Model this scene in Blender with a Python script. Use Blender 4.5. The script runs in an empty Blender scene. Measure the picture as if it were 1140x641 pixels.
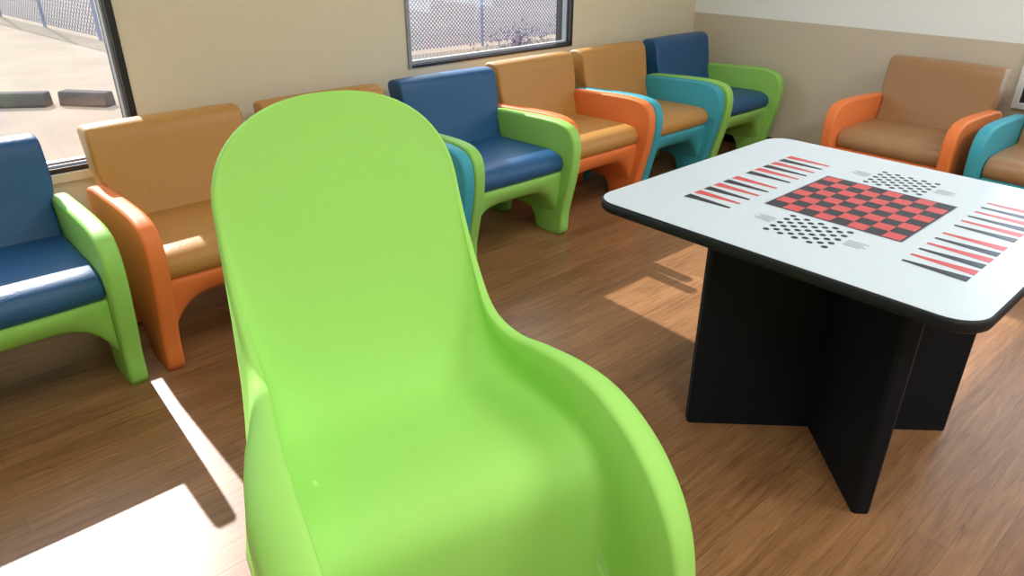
import bpy, math, random
from mathutils import Vector, Matrix, Euler
import numpy as np
random.seed(3)
S=bpy.context.scene
COL=S.collection
try:
    S.view_settings.view_transform='Standard'
except Exception as e: print(e)

def lin(r,g,b):
    def c(v):
        v/=255.0
        return v/12.92 if v<=0.04045 else ((v+0.055)/1.055)**2.4
    return (c(r),c(g),c(b),1)

def newmat(name,col,rough=0.5,spec=0.5,bump=0,bscale=60,var=0,vscale=3,metal=0):
    m=bpy.data.materials.new(name); m.use_nodes=True
    nt=m.node_tree; b=nt.nodes['Principled BSDF']
    b.inputs['Base Color'].default_value=col
    b.inputs['Roughness'].default_value=rough
    b.inputs['Metallic'].default_value=metal
    b.inputs['Specular IOR Level'].default_value=spec
    tc=nt.nodes.new('ShaderNodeTexCoord')
    if var>0:
        n=nt.nodes.new('ShaderNodeTexNoise'); n.inputs['Scale'].default_value=vscale; n.inputs['Detail'].default_value=4
        nt.links.new(tc.outputs['Object'],n.inputs['Vector'])
        mx=nt.nodes.new('ShaderNodeMix'); mx.data_type='RGBA'
        mx.inputs[6].default_value=tuple(c*(1-var) for c in col[:3])+(1,)
        mx.inputs[7].default_value=tuple(min(1,c*(1+var)) for c in col[:3])+(1,)
        nt.links.new(n.outputs['Fac'],mx.inputs[0]); nt.links.new(mx.outputs[2],b.inputs['Base Color'])
    if bump>0:
        n=nt.nodes.new('ShaderNodeTexNoise'); n.inputs['Scale'].default_value=bscale; n.inputs['Detail'].default_value=3
        nt.links.new(tc.outputs['Object'],n.inputs['Vector'])
        bp=nt.nodes.new('ShaderNodeBump'); bp.inputs['Strength'].default_value=bump; bp.inputs['Distance'].default_value=0.004
        nt.links.new(n.outputs['Fac'],bp.inputs['Height']); nt.links.new(bp.outputs['Normal'],b.inputs['Normal'])
    return m

def vinyl(name,col):
    m=newmat(name,col,0.42,0.45)
    nt=m.node_tree; b=nt.nodes['Principled BSDF']
    tc=[n for n in nt.nodes if n.type=='TEX_COORD'][0]
    mp=nt.nodes.new('ShaderNodeMapping'); mp.inputs['Scale'].default_value=(80,170,170)
    nt.links.new(tc.outputs['Object'],mp.inputs['Vector'])
    n=nt.nodes.new('ShaderNodeTexNoise'); n.inputs['Scale'].default_value=1.0; n.inputs['Detail'].default_value=2
    nt.links.new(mp.outputs['Vector'],n.inputs['Vector'])
    mx=nt.nodes.new('ShaderNodeMix'); mx.data_type='RGBA'
    mx.inputs[6].default_value=tuple(c*0.86 for c in col[:3])+(1,)
    mx.inputs[7].default_value=tuple(min(1,c*1.12) for c in col[:3])+(1,)
    nt.links.new(n.outputs['Fac'],mx.inputs[0]); nt.links.new(mx.outputs[2],b.inputs['Base Color'])
    bp=nt.nodes.new('ShaderNodeBump'); bp.inputs['Strength'].default_value=0.4; bp.inputs['Distance'].default_value=0.002
    nt.links.new(n.outputs['Fac'],bp.inputs['Height']); nt.links.new(bp.outputs['Normal'],b.inputs['Normal'])
    return m

M={}
M['lime']=newmat('lime_plastic',lin(164,228,112),0.62,0.2,bump=0.06,bscale=300)
M['green']=newmat('green_plastic',lin(150,210,102),0.5,0.3,bump=0.1,bscale=200)
M['orange']=newmat('orange_plastic',lin(232,128,68),0.5,0.3,bump=0.1,bscale=200)
M['teal']=newmat('teal_plastic',lin(64,164,182),0.5,0.3,bump=0.1,bscale=200)
M['blue_v']=vinyl('blue_vinyl',lin(34,86,134))
M['brown_v']=vinyl('brown_vinyl',lin(186,138,74))
M['tan_v']=vinyl('tan_vinyl',lin(162,124,86))
M['wall']=newmat('beige_paint',lin(226,217,192),0.8,0.2,bump=0.1,bscale=120,var=0.03)
M['white']=newmat('white_paint',lin(236,240,240),0.7,0.3)
M['bronze']=newmat('dark_bronze',lin(34,34,38),0.4,0.5)
M['alu']=newmat('grey_aluminium',lin(150,155,160),0.4,0.5)
M['base']=newmat('charcoal_plastic',lin(14,20,28),0.6,0.2,bump=0.2,bscale=250)
M['edge']=newmat('black_rubber',lin(20,24,30),0.5,0.3)
M['lam']=newmat('grey_laminate',lin(208,224,234),0.22,0.5,bump=0.02,bscale=400,var=0.02,vscale=80)
M['ink_black']=newmat('printed_black',lin(38,46,60),0.3)
M['ink_red']=newmat('printed_red',lin(206,84,88),0.3)
M['ink_grey']=newmat('printed_grey',lin(140,150,160),0.3)
M['baseb']=newmat('dark_rubber',lin(60,50,44),0.6)

# ---------- helpers
def mesh_obj(name,verts,faces,mats,smooth=True,fm=None,parent=None):
    me=bpy.data.meshes.new(name); me.from_pydata([tuple(v) for v in verts],[],faces); me.update()
    for m in (mats if isinstance(mats,list) else [mats]): me.materials.append(m)
    if fm: 
        for p,i in zip(me.polygons,fm): p.material_index=i
    if smooth:
        me.polygons.foreach_set('use_smooth',[True]*len(me.polygons))
    import bmesh
    bm=bmesh.new(); bm.from_mesh(me); bmesh.ops.recalc_face_normals(bm,faces=bm.faces); bm.to_mesh(me); bm.free()
    ob=bpy.data.objects.new(name,me); COL.objects.link(ob)
    if parent: ob.parent=parent
    return ob

def boxes(name,bl,mat,parent=None,kind=None,bevel=0):
    V=[];F=[]
    for (x0,x1,y0,y1,z0,z1) in bl:
        b=len(V)
        V+=[(x0,y0,z0),(x1,y0,z0),(x1,y1,z0),(x0,y1,z0),(x0,y0,z1),(x1,y0,z1),(x1,y1,z1),(x0,y1,z1)]
        F+=[tuple(b+i for i in f) for f in [(0,3,2,1),(4,5,6,7),(0,1,5,4),(1,2,6,5),(2,3,7,6),(3,0,4,7)]]
    ob=mesh_obj(name,V,F,mat,smooth=False,parent=parent)
    if bevel:
        md=ob.modifiers.new('b','BEVEL'); md.width=bevel; md.segments=3; md.limit_method='ANGLE'
    if kind: ob['kind']=kind
    return ob

def catmull(pts,n,closed=True):
    P=[np.array(p,float) for p in pts]; N=len(P); out=[]
    rng=range(N) if closed else range(N-1)
    for i in rng:
        p0=P[(i-1)%N] if closed or i>0 else 2*P[0]-P[1]
        p1=P[i]; p2=P[(i+1)%N]
        p3=P[(i+2)%N] if closed or i+2<N else 2*P[N-1]-P[N-2]
        for j in range(n):
            t=j/n
            out.append(0.5*((2*p1)+(-p0+p2)*t+(2*p0-5*p1+4*p2-p3)*t*t+(-p0+3*p1-3*p2+p3)*t**3))
    if not closed: out.append(P[-1])
    return np.array(out)

def loft(name,outline,x0,x1,r,mat,parent=None,crown=0.0,dense=3,segs=5,mid=6):
    """closed (f,z) outline extruded from x0 to x1 with rounded rims of radius r; f maps to -y"""
    P=catmull(outline,dense)
    n=len(P)
    area=0.5*sum(P[i][0]*P[(i+1)%n][1]-P[(i+1)%n][0]*P[i][1] for i in range(n))
    T=np.roll(P,-1,0)-np.roll(P,1,0); T/=np.linalg.norm(T,axis=1)[:,None]+1e-9
    Nn=np.stack([T[:,1],-T[:,0]],1)
    if area<0: Nn=-Nn
    sl=[(x0+r*(1-math.cos(math.pi/2*k/segs)), r*(1-math.sin(math.pi/2*k/segs))) for k in range(segs+1)]
    inner=[(x0+r+(x1-x0-2*r)*k/mid,0) for k in range(1,mid)]
    sl2=sl+inner+[(x0+x1-x,i) for x,i in reversed(sl)]
    V=[];F=[]
    xm=(x0+x1)/2;hw=(x1-x0)/2
    for x,ins in sl2:
        cr=crown*(1-((x-xm)/hw)**2)
        Q=P-Nn*(ins-cr)
        V+=[(x,-q[0],max(q[1],0)) for q in Q]
    m=len(sl2)
    for s in range(m-1):
        for i in range(n):
            j=(i+1)%n
            F.append((s*n+i,s*n+j,(s+1)*n+j,(s+1)*n+i))
    F.append(tuple(range(n))); F.append(tuple((m-1)*n+i for i in range(n)))
    return mesh_obj(name,V,F,mat,parent=parent)

def empty(name,loc,rot=0):
    e=bpy.data.objects.new(name,None); e.location=loc; e.rotation_euler=(0,0,rot); e.empty_display_size=0.1
    COL.objects.link(e); return e

# ---------- camera
H=1.48; F=800.0; PITCH=26.8; AZ=47.85
cam=bpy.data.cameras.new('camera'); co=bpy.data.objects.new('camera',cam); COL.objects.link(co)
cam.sensor_width=36; cam.lens=F/1140*36
co.location=(0,0,H)
R=Euler((math.radians(90-PITCH),0,math.radians(AZ-90))).to_matrix() @ Matrix.Rotation(math.radians(0.15),3,'Z')
co.rotation_euler=R.to_euler()
cam.clip_start=0.02
S.camera=co

# ---------- room
YW=3.35; XW=4.88; X0=-2.4; Y0=-2.6; ZC=2.7
def floor_mat():
    m=bpy.data.materials.new('wood_plank_floor'); m.use_nodes=True; nt=m.node_tree; L=nt.links
    b=nt.nodes['Principled BSDF']
    tc=nt.nodes.new('ShaderNodeTexCoord')
    br=nt.nodes.new('ShaderNodeTexBrick')
    br.inputs['Scale'].default_value=1.0; br.inputs['Brick Width'].default_value=0.9; br.inputs['Row Height'].default_value=0.085
    br.inputs['Mortar Size'].default_value=0.0006; br.inputs['Mortar Smooth'].default_value=0.1
    br.offset=0.37
    br.inputs['Color1'].default_value=lin(146,104,68); br.inputs['Color2'].default_value=lin(166,122,82); br.inputs['Mortar'].default_value=lin(110,78,52)
    L.new(tc.outputs['Object'],br.inputs['Vector'])
    mp=nt.nodes.new('ShaderNodeMapping'); mp.inputs['Scale'].default_value=(3.0,44,1)
    L.new(tc.outputs['Object'],mp.inputs['Vector'])
    n=nt.nodes.new('ShaderNodeTexNoise'); n.inputs['Scale'].default_value=1.5; n.inputs['Detail'].default_value=6; n.inputs['Roughness'].default_value=0.65; n.inputs['Distortion'].default_value=0.9
    L.new(mp.outputs['Vector'],n.inputs['Vector'])
    cr=nt.nodes.new('ShaderNodeValToRGB'); cr.color_ramp.elements[0].position=0.3; cr.color_ramp.elements[0].color=(0.5,0.47,0.44,1)
    cr.color_ramp.elements[1].position=0.7; cr.color_ramp.elements[1].color=(1.1,1.1,1.1,1)
    L.new(n.outputs['Fac'],cr.inputs['Fac'])
    mx=nt.nodes.new('ShaderNodeMix'); mx.data_type='RGBA'; mx.blend_type='MULTIPLY'; mx.inputs[0].default_value=0.9
    L.new(br.outputs['Color'],mx.inputs[6]); L.new(cr.outputs['Color'],mx.inputs[7])
    L.new(mx.outputs[2],b.inputs['Base Color'])
    b.inputs['Roughness'].default_value=0.36; b.inputs['Specular IOR Level'].default_value=0.5
    bp=nt.nodes.new('ShaderNodeBump'); bp.inputs['Strength'].default_value=0.15; bp.inputs['Distance'].default_value=0.002
    L.new(n.outputs['Fac'],bp.inputs['Height']); L.new(bp.outputs['Normal'],b.inputs['Normal'])
    return m
boxes('floor',[(X0,XW,Y0,YW,-0.1,0)],floor_mat(),kind='structure')
boxes('ceiling',[(X0-.2,XW+.2,Y0-.2,YW+.2,ZC,ZC+.1)],M['white'],kind='structure')
W1=(-1.5,0.87,0.57,2.05); W2=(2.27,3.54,0.785,2.05)
T=0.12
boxes('wall_north',[(X0-.15,W1[0],YW,YW+T,-.1,ZC),(W1[0],W1[1],YW,YW+T,-.1,W1[2]),(W1[0],W1[1],YW,YW+T,W1[3],ZC),
  (W1[1],W2[0],YW,YW+T,-.1,ZC),(W2[0],W2[1],YW,YW+T,-.1,W2[2]),(W2[0],W2[1],YW,YW+T,W2[3],ZC),(W2[1],XW+.15,YW,YW+T,-.1,ZC)],M['wall'],kind='structure')
def twotone():
    m=newmat('two_tone_paint',lin(178,164,142),0.75,0.25)
    nt=m.node_tree;b=nt.nodes['Principled BSDF']
    g=nt.nodes.new('ShaderNodeNewGeometry'); sx=nt.nodes.new('ShaderNodeSeparateXYZ')
    nt.links.new(g.outputs['Position'],sx.inputs[0])
    gt=nt.nodes.new('ShaderNodeMath'); gt.operation='GREATER_THAN'; gt.inputs[1].default_value=0.9
    nt.links.new(sx.outputs['Z'],gt.inputs[0])
    mx=nt.nodes.new('ShaderNodeMix'); mx.data_type='RGBA'; mx.inputs[6].default_value=lin(212,202,182); mx.inputs[7].default_value=lin(248,253,254)
    nt.links.new(gt.outputs[0],mx.inputs[0]); nt.links.new(mx.outputs[2],b.inputs['Base Color'])
    return m
TT=twotone()
W3=(-0.6,1.15,0.56,2.2)
boxes('wall_east',[(XW,XW+T,W3[1],YW,-.1,ZC),(XW,XW+T,Y0,W3[0],-.1,ZC),(XW,XW+T,W3[0],W3[1],-.1,W3[2]),(XW,XW+T,W3[0],W3[1],W3[3],ZC)],TT,kind='structure')
boxes('wall_west',[(X0-T,X0,Y0,YW,-.1,ZC)],M['wall'],kind='structure')
boxes('wall_south',[(X0-T,XW+T,Y0-T,Y0,-.1,ZC)],M['wall'],kind='structure')
boxes('baseboard_north',[(X0,XW-.012,YW-.012,YW,0,0.1)],M['baseb'],kind='structure')
boxes('baseboard_east',[(XW-.012,XW,Y0,YW,0,0.1)],M['baseb'],kind='structure')
def glassmat():
    m=bpy.data.materials.new('window_glass'); m.use_nodes=True; nt=m.node_tree
    for n in list(nt.nodes):
        if n.type=='BSDF_PRINCIPLED': nt.nodes.remove(n)
    o=[n for n in nt.nodes if n.type=='OUTPUT_MATERIAL'][0]
    t=nt.nodes.new('ShaderNodeBsdfTransparent'); t.inputs[0].default_value=(0.95,0.97,0.98,1)
    g=nt.nodes.new('ShaderNodeBsdfGlossy'); g.inputs['Roughness'].default_value=0.02
    mx=nt.nodes.new('ShaderNodeMixShader'); mx.inputs[0].default_value=0.04
    nt.links.new(t.outputs[0],mx.inputs[1]); nt.links.new(g.outputs[0],mx.inputs[2]); nt.links.new(mx.outputs[0],o.inputs[0])
    return m
GL=glassmat()
def window_n(i,x0,x1,z0,z1,fr=0.028,mat=None):
    mat=mat or M['bronze']
    e=empty('window_%d'%i,((x0+x1)/2,YW,z0)); e['kind']='structure'
    cx=(x0+x1)/2
    a0=x0-cx;a1=x1-cx;hz=z1-z0
    left=M['alu'] if i==2 else mat
    boxes('window_frame',[(a1-fr,a1,-0.012,T,0,hz),(a0+fr,a1-fr,-0.012,T,0,fr*.7),(a0+fr,a1-fr,-0.012,0.06,hz-fr,hz)],mat,parent=e)
    boxes('window_jamb',[(a0,a0+fr,-0.012,0.06,0,hz)],left,parent=e)
    f2=0.010
    b0=a0+fr;b1=a1-fr
    boxes('inner_frame',[(b0,b0+f2,0.02,0.055,fr,hz-fr),(b1-f2,b1,0.02,0.055,fr,hz-fr),(b0+f2,b1-f2,0.02,0.055,fr,fr+f2),(b0+f2,b1-f2,0.02,0.055,hz-fr-f2,hz-fr)],M['alu'],parent=e)
    boxes('glass_pane',[(b0+f2,b1-f2,0.035,0.04,fr+f2,hz-fr-f2)],GL,parent=e)
    return e
window_n(1,*W1); window_n(2,*W2,fr=.02)
e=empty('window_3',(XW,(W3[0]+W3[1])/2,W3[2])); e['kind']='structure'
hy=(W3[1]-W3[0])/2; hz=W3[3]-W3[2]
boxes('window_trim',[(-.02,.0,-hy,-hy+.03,0,hz),(-.02,.0,hy-.03,hy,0,hz),(-.02,.0,-hy+.03,hy-.03,0,.03),(-.02,.0,-hy+.03,hy-.03,hz-.03,hz)],M['white'],parent=e)
boxes('window_frame',[(.001,.06,-hy,-hy+.06,0,hz),(.001,.06,hy-.06,hy,0,hz),(.001,.06,-hy+.06,hy-.06,0,.06),(.001,.06,-hy+.06,hy-.06,hz-.06,hz)],M['bronze'],parent=e)
boxes('glass_pane',[(.03,.035,-hy+.06,hy-.06,.06,hz-.06)],GL,parent=e)
boxes('trim_1',[(W1[0]-.02,W1[1]+.02,YW-.03,YW,W1[2]-.035,W1[2]-.001)],M['wall'],kind='structure')

# added fill lamps with panel frames, out of view below the ceiling
for i,(lx,ly) in enumerate([(0.2,-1.2),(0.2,1.2),(2.8,-1.2),(2.8,1.2)]):
    e=empty('fill_light' if i==0 else 'fill_light.%03d'%i,(lx,ly,ZC))
    e['label']='added fill light with white panel frame, out of view'; e['category']='fill light'; e['group']='added fill lights'
    boxes('fill_light_frame',[(-.62,.62,-.32,-.3,-.03,-.001),(-.62,.62,.3,.32,-.03,-.001),(-.62,-.6,-.3,.3,-.03,-.001),(.6,.62,-.3,.3,-.03,-.001)],M['white'],parent=e)
    l=bpy.data.lights.new('fill_lamp','AREA'); l.shape='RECTANGLE'; l.size=1.2; l.size_y=.6; l.energy=(46 if ly<0 else (12 if lx<1 else 20)); l.color=(1,0.99,0.97)  # area lamp added to brighten the room, not a known fixture
    lo=bpy.data.objects.new('fill_lamp',l); COL.objects.link(lo); lo.parent=e; lo.location=(0,0,-.035)

# sun + world
sun=bpy.data.lights.new('sun','SUN'); sun.energy=8.6; sun.angle=math.radians(0.7); sun.color=(1,0.91,0.87)
so=bpy.data.objects.new('sun',sun); COL.objects.link(so)
d=Vector((-0.055,-1,-0.69)).normalized()
so.rotation_euler=d.to_track_quat('-Z','Y').to_euler()
w=bpy.data.worlds.new('World'); S.world=w; w.use_nodes=True
bg=w.node_tree.nodes['Background']; bg.inputs[0].default_value=(0.80,0.89,1,1); bg.inputs[1].default_value=3.4

# ---------- outdoors
GZ=-0.3
gm=newmat('sandy_ground',lin(136,121,106),0.95,0.1,bump=0.6,bscale=8,var=0.22,vscale=1.6)
o=boxes('ground',[(-30,45,YW+.3,60,GZ-.1,GZ)],gm,kind='structure')
pm=newmat('weathered_timber',lin(80,73,72),0.9,0.1,bump=0.5,bscale=15,var=0.25,vscale=6)
fwd=Vector((.671,.7415,0)); rgt=Vector((.7415,-.671,0))
def outp(px,py,z):
    u=px-570;v=py-320.5
    sp=math.sin(math.radians(PITCH));cp=math.cos(math.radians(PITCH))
    dn=v*cp+F*sp;fw=F*cp-v*sp;s=(H-z)/dn
    p=fwd*fw*s+rgt*u*s
    return p
for i,(pa,pb) in enumerate([((-22,121),(56,119)),((72,117),(124,119))]):
    a=outp(*pa,GZ);b=outp(*pb,GZ); L=(b-a).length
    c=(a+b)/2
    prof=[(-.08,0),(0,0),(.08,0),(.08,.06),(.07,.14),(.04,.15),(-.04,.15),(-.07,.14),(-.08,.06)]
    ob=loft('parking_block' if i==0 else 'parking_block.001',prof,-L/2,L/2,0.015,pm,dense=2)
    ob.location=(c.x,c.y,GZ); ob.rotation_euler=(0,0,math.atan2((b-a).y,(b-a).x))
    ob['label']='low weathered grey parking block lying on sandy ground'; ob['category']='parking block'; ob['group']='parking blocks in the yard'
fm_=newmat('galvanised_wire',lin(108,112,134),0.5,0.5,metal=0.0)
def fence(name,a,b,h=1.9,sp=0.11,wr=0.006,pr=.03):
    a=Vector(a);b=Vector(b);L=(b-a).length
    e=empty(name,(a.x,a.y,GZ),math.atan2((b-a).y,(b-a).x))
    e['label']='galvanised chain-link fence around the yard'; e['category']='fence'
    V=[];Fc=[]
    def seg(p,q):
        dx=q[0]-p[0];dz=q[1]-p[1];l=math.hypot(dx,dz)
        if l<1e-4:return
        nx=-dz/l*wr;nz=dx/l*wr;k=len(V)
        for yy in (-0.004,0.004):
            V.extend([(p[0]+nx,yy,p[1]+nz),(p[0]-nx,yy,p[1]-nz),(q[0]-nx,yy,q[1]-nz),(q[0]+nx,yy,q[1]+nz)])
        Fc.extend([(k,k+1,k+2,k+3),(k+4,k+5,k+6,k+7)])
    x=-h
    while x<L:
        x0=max(x,0);x1=min(x+h,L)
        if x1>x0:
            seg((x0,x0-x),(x1,x1-x)); seg((x0,h-(x0-x)),(x1,h-(x1-x)))
        x+=sp
    ob=mesh_obj('fence_mesh',V,Fc,fm_,smooth=False,parent=e); ob['kind']='stuff'; ob.location.z=0.05
    n=max(1,int(L/2.4))
    for i in range(n+1):
        bpy.ops.mesh.primitive_cylinder_add(vertices=12,radius=pr,depth=h+.15)
        p=bpy.context.object; p.name='fence_post' if i==0 else 'fence_post.%03d'%i; p.data.materials.append(fm_); p.parent=e; p.location=(L*i/n,0,(h+.15)/2)
    for zz,nm in ((h+.05,'top_rail'),):
        bpy.ops.mesh.primitive_cylinder_add(vertices=10,radius=0.025,depth=L)
        p=bpy.context.object; p.name=nm; p.data.materials.append(fm_); p.parent=e; p.rotation_euler=(0,math.pi/2,0); p.location=(L/2,0,zz)
    return e
pa=outp(-40,10,GZ); pb=outp(112,46,GZ)
fence('chain_link_fence',(pa.x,pa.y,0),(pb.x,pb.y,0),sp=0.13,wr=0.008)
fence('chain_link_fence.001',(4.9,9.6,0),(14,9.3,0),sp=0.065,wr=0.006,h=2.3,pr=.022)
# shrub
sm=newmat('shrub_leaf',lin(112,106,118),0.8,0.2,var=0.3,vscale=10)
V=[];Fc=[]
c=outp(572,64,GZ)
for i in range(1100):
    a=random.uniform(0,6.28);r=min(.85,abs(random.gauss(0,.45)));z=abs(random.gauss(0,.17))
    p=Vector((math.cos(a)*r*1.1,math.sin(a)*r*.35,z)); q=Vector((random.gauss(0,1),random.gauss(0,1),random.gauss(0,1)+.6)).normalized()*.07
    w_=Vector((random.gauss(0,1),random.gauss(0,1),random.gauss(0,1))).normalized()*.012
    k=len(V);V+=[p,p+q*.5+w_,p+q,p+q*.5-w_];Fc.append((k,k+1,k+2,k+3))
sh=mesh_obj('shrub',V,Fc,sm,smooth=False); sh.location=(c.x,c.y-.12,GZ+.02); sh['label']='low grey-green desert shrub beside the fence'; sh['category']='shrub'

# ---------- lounge chairs
ARM=[(.05,.44),(.06,.54),(.12,.578),(.30,.592),(.50,.602),(.645,.598),(.72,.565),(.747,.49),(.74,.38),(.712,.25),(.68,.12),(.66,0.0),(.49,0.0),(.465,.06),(.42,.115),(.345,.14),(.27,.12),(.225,.07),(.20,0.0),(.045,0.0),(.04,.15),(.045,.32)]
SEAT=[(.14,.375),(.145,.44),(.30,.45),(.50,.456),(.61,.454),(.664,.435),(.682,.395),(.66,.355),(.58,.34),(.40,.335),(.22,.34)]
BACK=[(.10,.36),(.06,.50),(.02,.68),(-.005,.755),(.01,.785),(.055,.795),(.105,.785),(.128,.74),(.155,.60),(.19,.47),(.20,.40)]
PAN=[(.12,.33),(.12,.28),(.25,.25),(.45,.24),(.60,.255),(.648,.285),(.668,.335),(.64,.36),(.50,.345),(.30,.345)]
protos={}
def chair(i,x,y,rot,vin,arm,label,group):
    nm='lounge_chair' if i==0 else 'lounge_chair.%03d'%i
    e=empty(nm,(x,y,0),rot); e['label']=label; e['category']='chair'; e['group']=group
    if 'm' not in protos:
        a=loft('arm_panel',ARM,-.342,-.280,.014,arm,parent=e)
        b=loft('arm_panel.001',ARM,.280,.342,.014,arm,parent=e)
        s=loft('seat',SEAT,-.279,.279,.012,vin,parent=e,crown=.003,mid=10)
        k=loft('backrest',BACK,-.279,.279,.014,vin,parent=e,crown=.003,mid=10)
        for v in k.data.vertices:
            t=min(1,max(0,(v.co.z-.56)/.05)); v.co.x*=1+.09*t
        p=loft('seat_pan',PAN,-.279,.279,.002,arm,parent=e,mid=28)
        for v in p.data.vertices:
            if v.co.z<.32 and -v.co.y>.3:
                v.co.z-=.13*(abs(v.co.x)/.279)**5*min(1,(.32-v.co.z)/.05)
        protos['m']=[a,b,s,k,p]
        parts=protos['m']
    else:
        parts=[]
        for q in protos['m']:
            c=q.copy(); COL.objects.link(c); c.parent=e; parts.append(c)
            c.name=q.name.split('.')[0]
    for q,mt in zip(parts,(arm,arm,vin,vin,arm)):
        q.material_slots[0].link='OBJECT'; q.material_slots[0].material=mt
g1='lounge chairs along the window wall'; g2='lounge chairs along the side wall'
B,BR,TN=M['blue_v'],M['brown_v'],M['tan_v']; G,O,TE=M['green'],M['orange'],M['teal']
YB=3.21
rows=[(0.145,YB-.05,0,B,G,'blue vinyl lounge chair with lime green side panels, under window'),
(0.900,YB-.045,0,BR,O,'golden-brown vinyl lounge chair with orange side panels, beside window'),
(1.59,YB-.085,0,BR,TE,'golden-brown vinyl lounge chair with teal side panels, mostly hidden'),
(2.30,YB-.075,math.radians(-1),B,G,'blue vinyl lounge chair with green side panels, between brown chairs'),
(2.990,YB+.0,0,BR,O,'golden-brown vinyl lounge chair with orange side panels below window'),
(3.680,YB,0,BR,TE,'golden-brown vinyl lounge chair with teal side panels'),
(4.40,YB,0,B,G,'blue vinyl lounge chair with green side panels in the room corner')]
for i,r in enumerate(rows): chair(i,*r,g1)
XB=XW-.14
chair(7,XB,1.47,-math.pi/2,TN,O,'tan vinyl lounge chair with orange side panels against wall',g2)
chair(8,XB,0.72,-math.pi/2,TN,TE,'tan vinyl lounge chair with teal side panels under window',g2)

# ---------- hero lime chair
KF=[ # C(f,z)  E(f,z)   B(f,z)
 ((-.44,1.13),(-.44,1.13),(-.465,1.125)),
 ((-.41,.99),(-.409,.99),(-.436,.985)),
 ((-.365,.83),(-.358,.831),(-.392,.82)),
 ((-.315,.68),(-.28,.687),(-.37,.62)),
 ((-.255,.55),(-.19,.59),(-.385,.40)),
 ((-.19,.465),(-.085,.567),(-.39,.18)),
 ((-.11,.435),(.025,.580),(-.40,.0)),
 ((-.02,.435),(.13,.592),(-.26,.0)),
 ((.07,.442),(.23,.590),(-.12,.14)),
 ((.155,.448),(.33,.566),(.05,.20)),
 ((.225,.438),(.42,.518),(.22,.14)),
 ((.272,.395),(.497,.44),(.34,.0)),
 ((.290,.32),(.545,.33),(.44,.0)),
 ((.295,.15),(.57,.15),(.51,.0)),
 ((.295,.0),(.575,.0),(.54,.0)),
]
KW=[.298,.298,.304,.310,.318,.340,.370,.390,.402,.405,.405,.403,.400,.398,.398]
KR=[.012,.012,.014,.020,.034,.054,.072,.082,.088,.090,.090,.088,.084,.082,.082]
KN=[2.4,2.4,2.4,2.8,4,5.5,7,9,12,12,12,12,12,12,12]
ZT=1.13
def hero():
    n=8
    Cc=catmull([k[0] for k in KF],n,False);Ee=catmull([k[1] for k in KF],n,False);Bb=catmull([k[2] for k in KF],n,False)
    Wk=catmull([(a,b,c) for a,b,c in zip(KW,KR,KN)],n,False)
    def dens(A):
        out=[]
        for i in range(24):
            s=(i/24.0)**2*2.0
            a=int(s);fr=s-a
            out.append(A[a]*(1-fr)+A[a+1]*fr)
        return np.vstack([np.array(out),A[2:]])
    Cc,Ee,Bb,Wk=dens(Cc),dens(Ee),dens(Bb),dens(Wk)
    N=len(Cc)
    def tang(A):
        T=np.gradient(A,axis=0); return T/(np.linalg.norm(T,axis=1)[:,None]+1e-9)
    TC=tang(Cc);TE_=tang(Ee)
    V=[];Mh=None
    for i in range(N):
        C=Cc[i];E=Ee[i];Bt=Bb[i].copy()
        Bt[1]=max(Bt[1],0)
        q=min(1,(ZT-C[1])/.24)
        W=Wk[i][0]*((1-(1-q)**2.2)**(1/2.2) if q<1 else 1)
        rw=min(Wk[i][1],.3*W); wi=W-rw
        nu=np.array([TC[i][1],-TC[i][0]]); D=-np.array([TE_[i][1],-TE_[i][0]])
        U=C+nu*.03
        U[1]=max(U[1],0.0)
        half=[]
        ns=Wk[i][2]
        K=36
        for k in range(K+1):
            ph=math.pi/2*k/K
            x=wi*math.sin(ph)**(2/ns); bl=1-math.cos(ph)**(2/ns) if k<K else 1
            P=C+(E-C)*bl
            half.append((x,P[0],P[1]))
        amt=min(1,max(0,(rw-.02)/.05))
        b0=min(.016,rw*.4)
        for k in range(1,4):
            a=math.pi/2*k/3
            P=E+D*b0*.6*amt*math.sin(a)
            half.append((wi+b0*(1-math.cos(a)),P[0],P[1]))
        hd=rw*.6*(1-amt)+.06*amt
        P0=E+D*b0*.6*amt
        for k in range(1,12):
            a=math.pi/2*k/11
            P=P0-D*hd*(1-math.cos(a))
            half.append((wi+b0+(rw-b0)*math.sin(a),P[0],P[1]))
        E2=P0-D*hd
        for k in range(1,9):
            P=E2+(Bt-E2)*k/8
            half.append((W,P[0],P[1]))
        half.append((wi,Bt[0],Bt[1]))
        P=Bt*.5+U*.5; half.append((wi*.995,P[0],P[1]))
        half.append((wi*.93,U[0],U[1])); half.append((wi*.5,U[0],U[1])); half.append((0,U[0],U[1]))
        ring=half+[(-x,f,z) for x,f,z in half[-2:0:-1]]
        Mh=len(ring)
        V+=[(x,-f,max(z,0.0)) for x,f,z in ring]
    Fc=[]
    for i in range(N-1):
        for j in range(Mh):
            k=(j+1)%Mh
            Fc.append((i*Mh+j,i*Mh+k,(i+1)*Mh+k,(i+1)*Mh+j))
    Fc.append(tuple(range(Mh)))
    return mesh_obj('molded_armchair',V,Fc,M['lime'])
hc=hero()
hc.location=(.728,1.135,0); hc.rotation_euler=(0,0,math.radians(-13))
hc['label']='tall one-piece molded lime green plastic armchair with rounded back'; hc['category']='chair'

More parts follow.
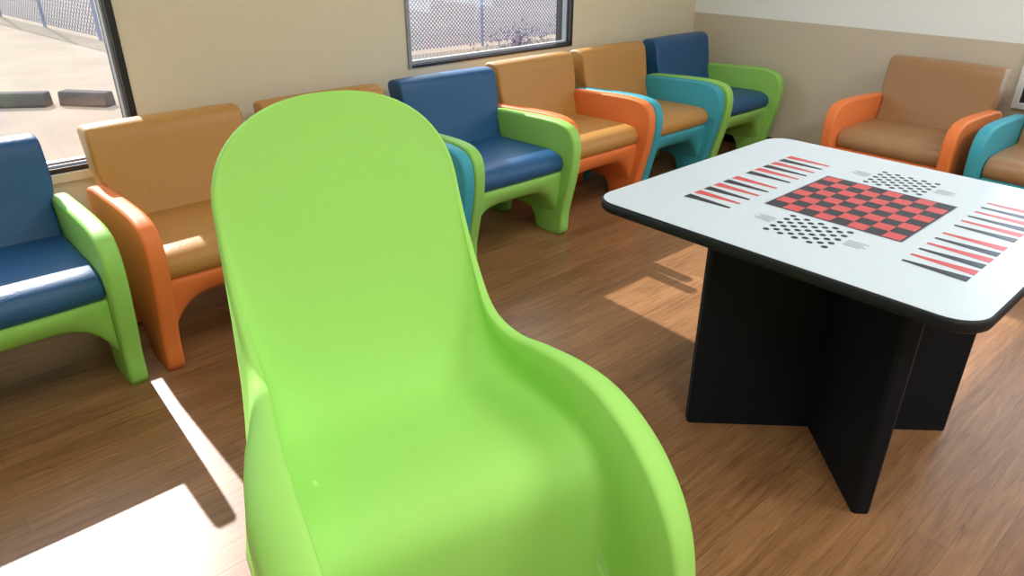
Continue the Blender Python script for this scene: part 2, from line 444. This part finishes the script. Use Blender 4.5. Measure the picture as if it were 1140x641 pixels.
# ---------- game table
TX,TY,TS,TZ=2.085,0.83,1.07,0.75
te=empty('game_table',(TX,TY,0)); te['label']='square game table with printed checkerboard top and black cross base'; te['category']='table'
def rr(hs,r,n=8):
    pts=[]
    for cx,cy,a0 in ((hs-r,hs-r,0),(-hs+r,hs-r,90),(-hs+r,-hs+r,180),(hs-r,-hs+r,270)):
        for k in range(n+1):
            a=math.radians(a0+90*k/n); pts.append((cx+r*math.cos(a),cy+r*math.sin(a)))
    return pts
hs=TS/2
def stack(name,levels,mat,parent):
    V=[];n=None
    for ins,z in levels:
        p=rr(hs-ins,max(.01,.085-ins)); n=len(p); V+=[(x,y,z) for x,y in p]
    Fc=[]
    for s in range(len(levels)-1):
        for i in range(n): Fc.append((s*n+i,s*n+(i+1)%n,(s+1)*n+(i+1)%n,(s+1)*n+i))
    Fc.append(tuple(range(n)));Fc.append(tuple((len(levels)-1)*n+i for i in range(n)))
    return mesh_obj(name,V,Fc,mat,parent=parent,smooth=False)
eb=stack('edge_band',[(.03,TZ-.034),(.008,TZ-.033),(.002,TZ-.028),(0,TZ-.020),(.0,TZ-.008),(.003,TZ-.002),(.007,TZ-.0005)],M['edge'],te)
eb.data.polygons.foreach_set('use_smooth',[len(p.vertices)==4 for p in eb.data.polygons])
V=[];Fc=[];fmi=[]
p=rr(hs-.007,.078); n=len(p)
V+=[(x,y,TZ-.003) for x,y in p]+[(x,y,TZ) for x,y in p]
Fc.append(tuple(range(n,2*n)));fmi.append(0);Fc.append(tuple(range(n)));fmi.append(0)
for i in range(n): Fc.append((i,(i+1)%n,n+(i+1)%n,n+i));fmi.append(0)
def quad(pts,m,dz=.0004):
    k=len(V);V.extend([(x,y,TZ+dz) for x,y in pts]);Fc.append(tuple(range(k,k+len(pts))));fmi.append(m)
bs=.38; bx,by=.005,-.04
quad([(bx-bs/2-.008,by-bs/2-.008),(bx+bs/2+.008,by-bs/2-.008),(bx+bs/2+.008,by+bs/2+.008),(bx-bs/2-.008,by+bs/2+.008)],3,.0003)
quad([(bx-bs/2-.005,by-bs/2-.005),(bx+bs/2+.005,by-bs/2-.005),(bx+bs/2+.005,by+bs/2+.005),(bx-bs/2-.005,by+bs/2+.005)],1,.0005)
q=bs/8
for i in range(8):
    for j in range(8):
        if (i+j)%2==0:
            x=bx-bs/2+i*q;y=by-bs/2+j*q
            quad([(x,y),(x+q,y),(x+q,y+q),(x,y+q)],2,.0008)
for side in (1,-1):
    for k in range(12):
        xc=bx-.305+k*.052+(.03 if k>=6 else 0)
        y0=by+side*.242; y1=by+side*.392
        quad([(xc-.006,y0),(xc+.006,y0),(xc+.018,y1),(xc-.018,y1)],2 if k%2 else 1)
for sx in (-1,1):
    cx=bx+sx*.30;cy=by+.005
    for i in range(9):
        for j in range(9):
            if (i+j)%2==0:
                x=cx+(i-4)*.018;y=cy+(j-4)*.0205
                quad([(x+.0090*math.cos(a*math.pi/6),y+.0090*math.sin(a*math.pi/6)) for a in range(12)],1)
    for s2 in (-1,1):
        for r_ in range(4):
            x=cx+(r_-1.5)*.012; y0=cy+s2*.102; y1=y0+s2*(.055 if r_%2 else .045)
            quad([(x-.002,y0),(x+.002,y0),(x+.002,y1),(x-.002,y1)],3)
tt=mesh_obj('tabletop',V,Fc,[M['lam'],M['ink_black'],M['ink_red'],M['ink_grey']],smooth=False,fm=fmi,parent=te)
tt['label']='pale grey laminate top with red and black checkerboard'
V=[];Fc=[]
def prism(ang,L,t,z0,z1,b=.008):
    c,s=math.cos(ang),math.sin(ang)
    pl=[]
    for (a,bb) in [(-L,-t+b),(-L+b,-t),(L-b,-t),(L,-t+b),(L,t-b),(L-b,t),(-L+b,t),(-L,t-b)]:
        pl.append((a*c-bb*s,a*s+bb*c))
    k=len(V)
    V.extend([(x,y,z0) for x,y in pl]+[(x,y,z1) for x,y in pl])
    Fc.append(tuple(k+i for i in range(8)));Fc.append(tuple(k+8+i for i in range(8)))
    for i in range(8): Fc.append((k+i,k+(i+1)%8,k+8+(i+1)%8,k+8+i))
prism(math.radians(45),.42,.025,0,TZ-.034); prism(math.radians(135),.42,.025,0,TZ-.034)
pb_=mesh_obj('pedestal_base',V,Fc,M['base'],smooth=False,parent=te); pb_.location=(2.05-TX,.765-TY,0)
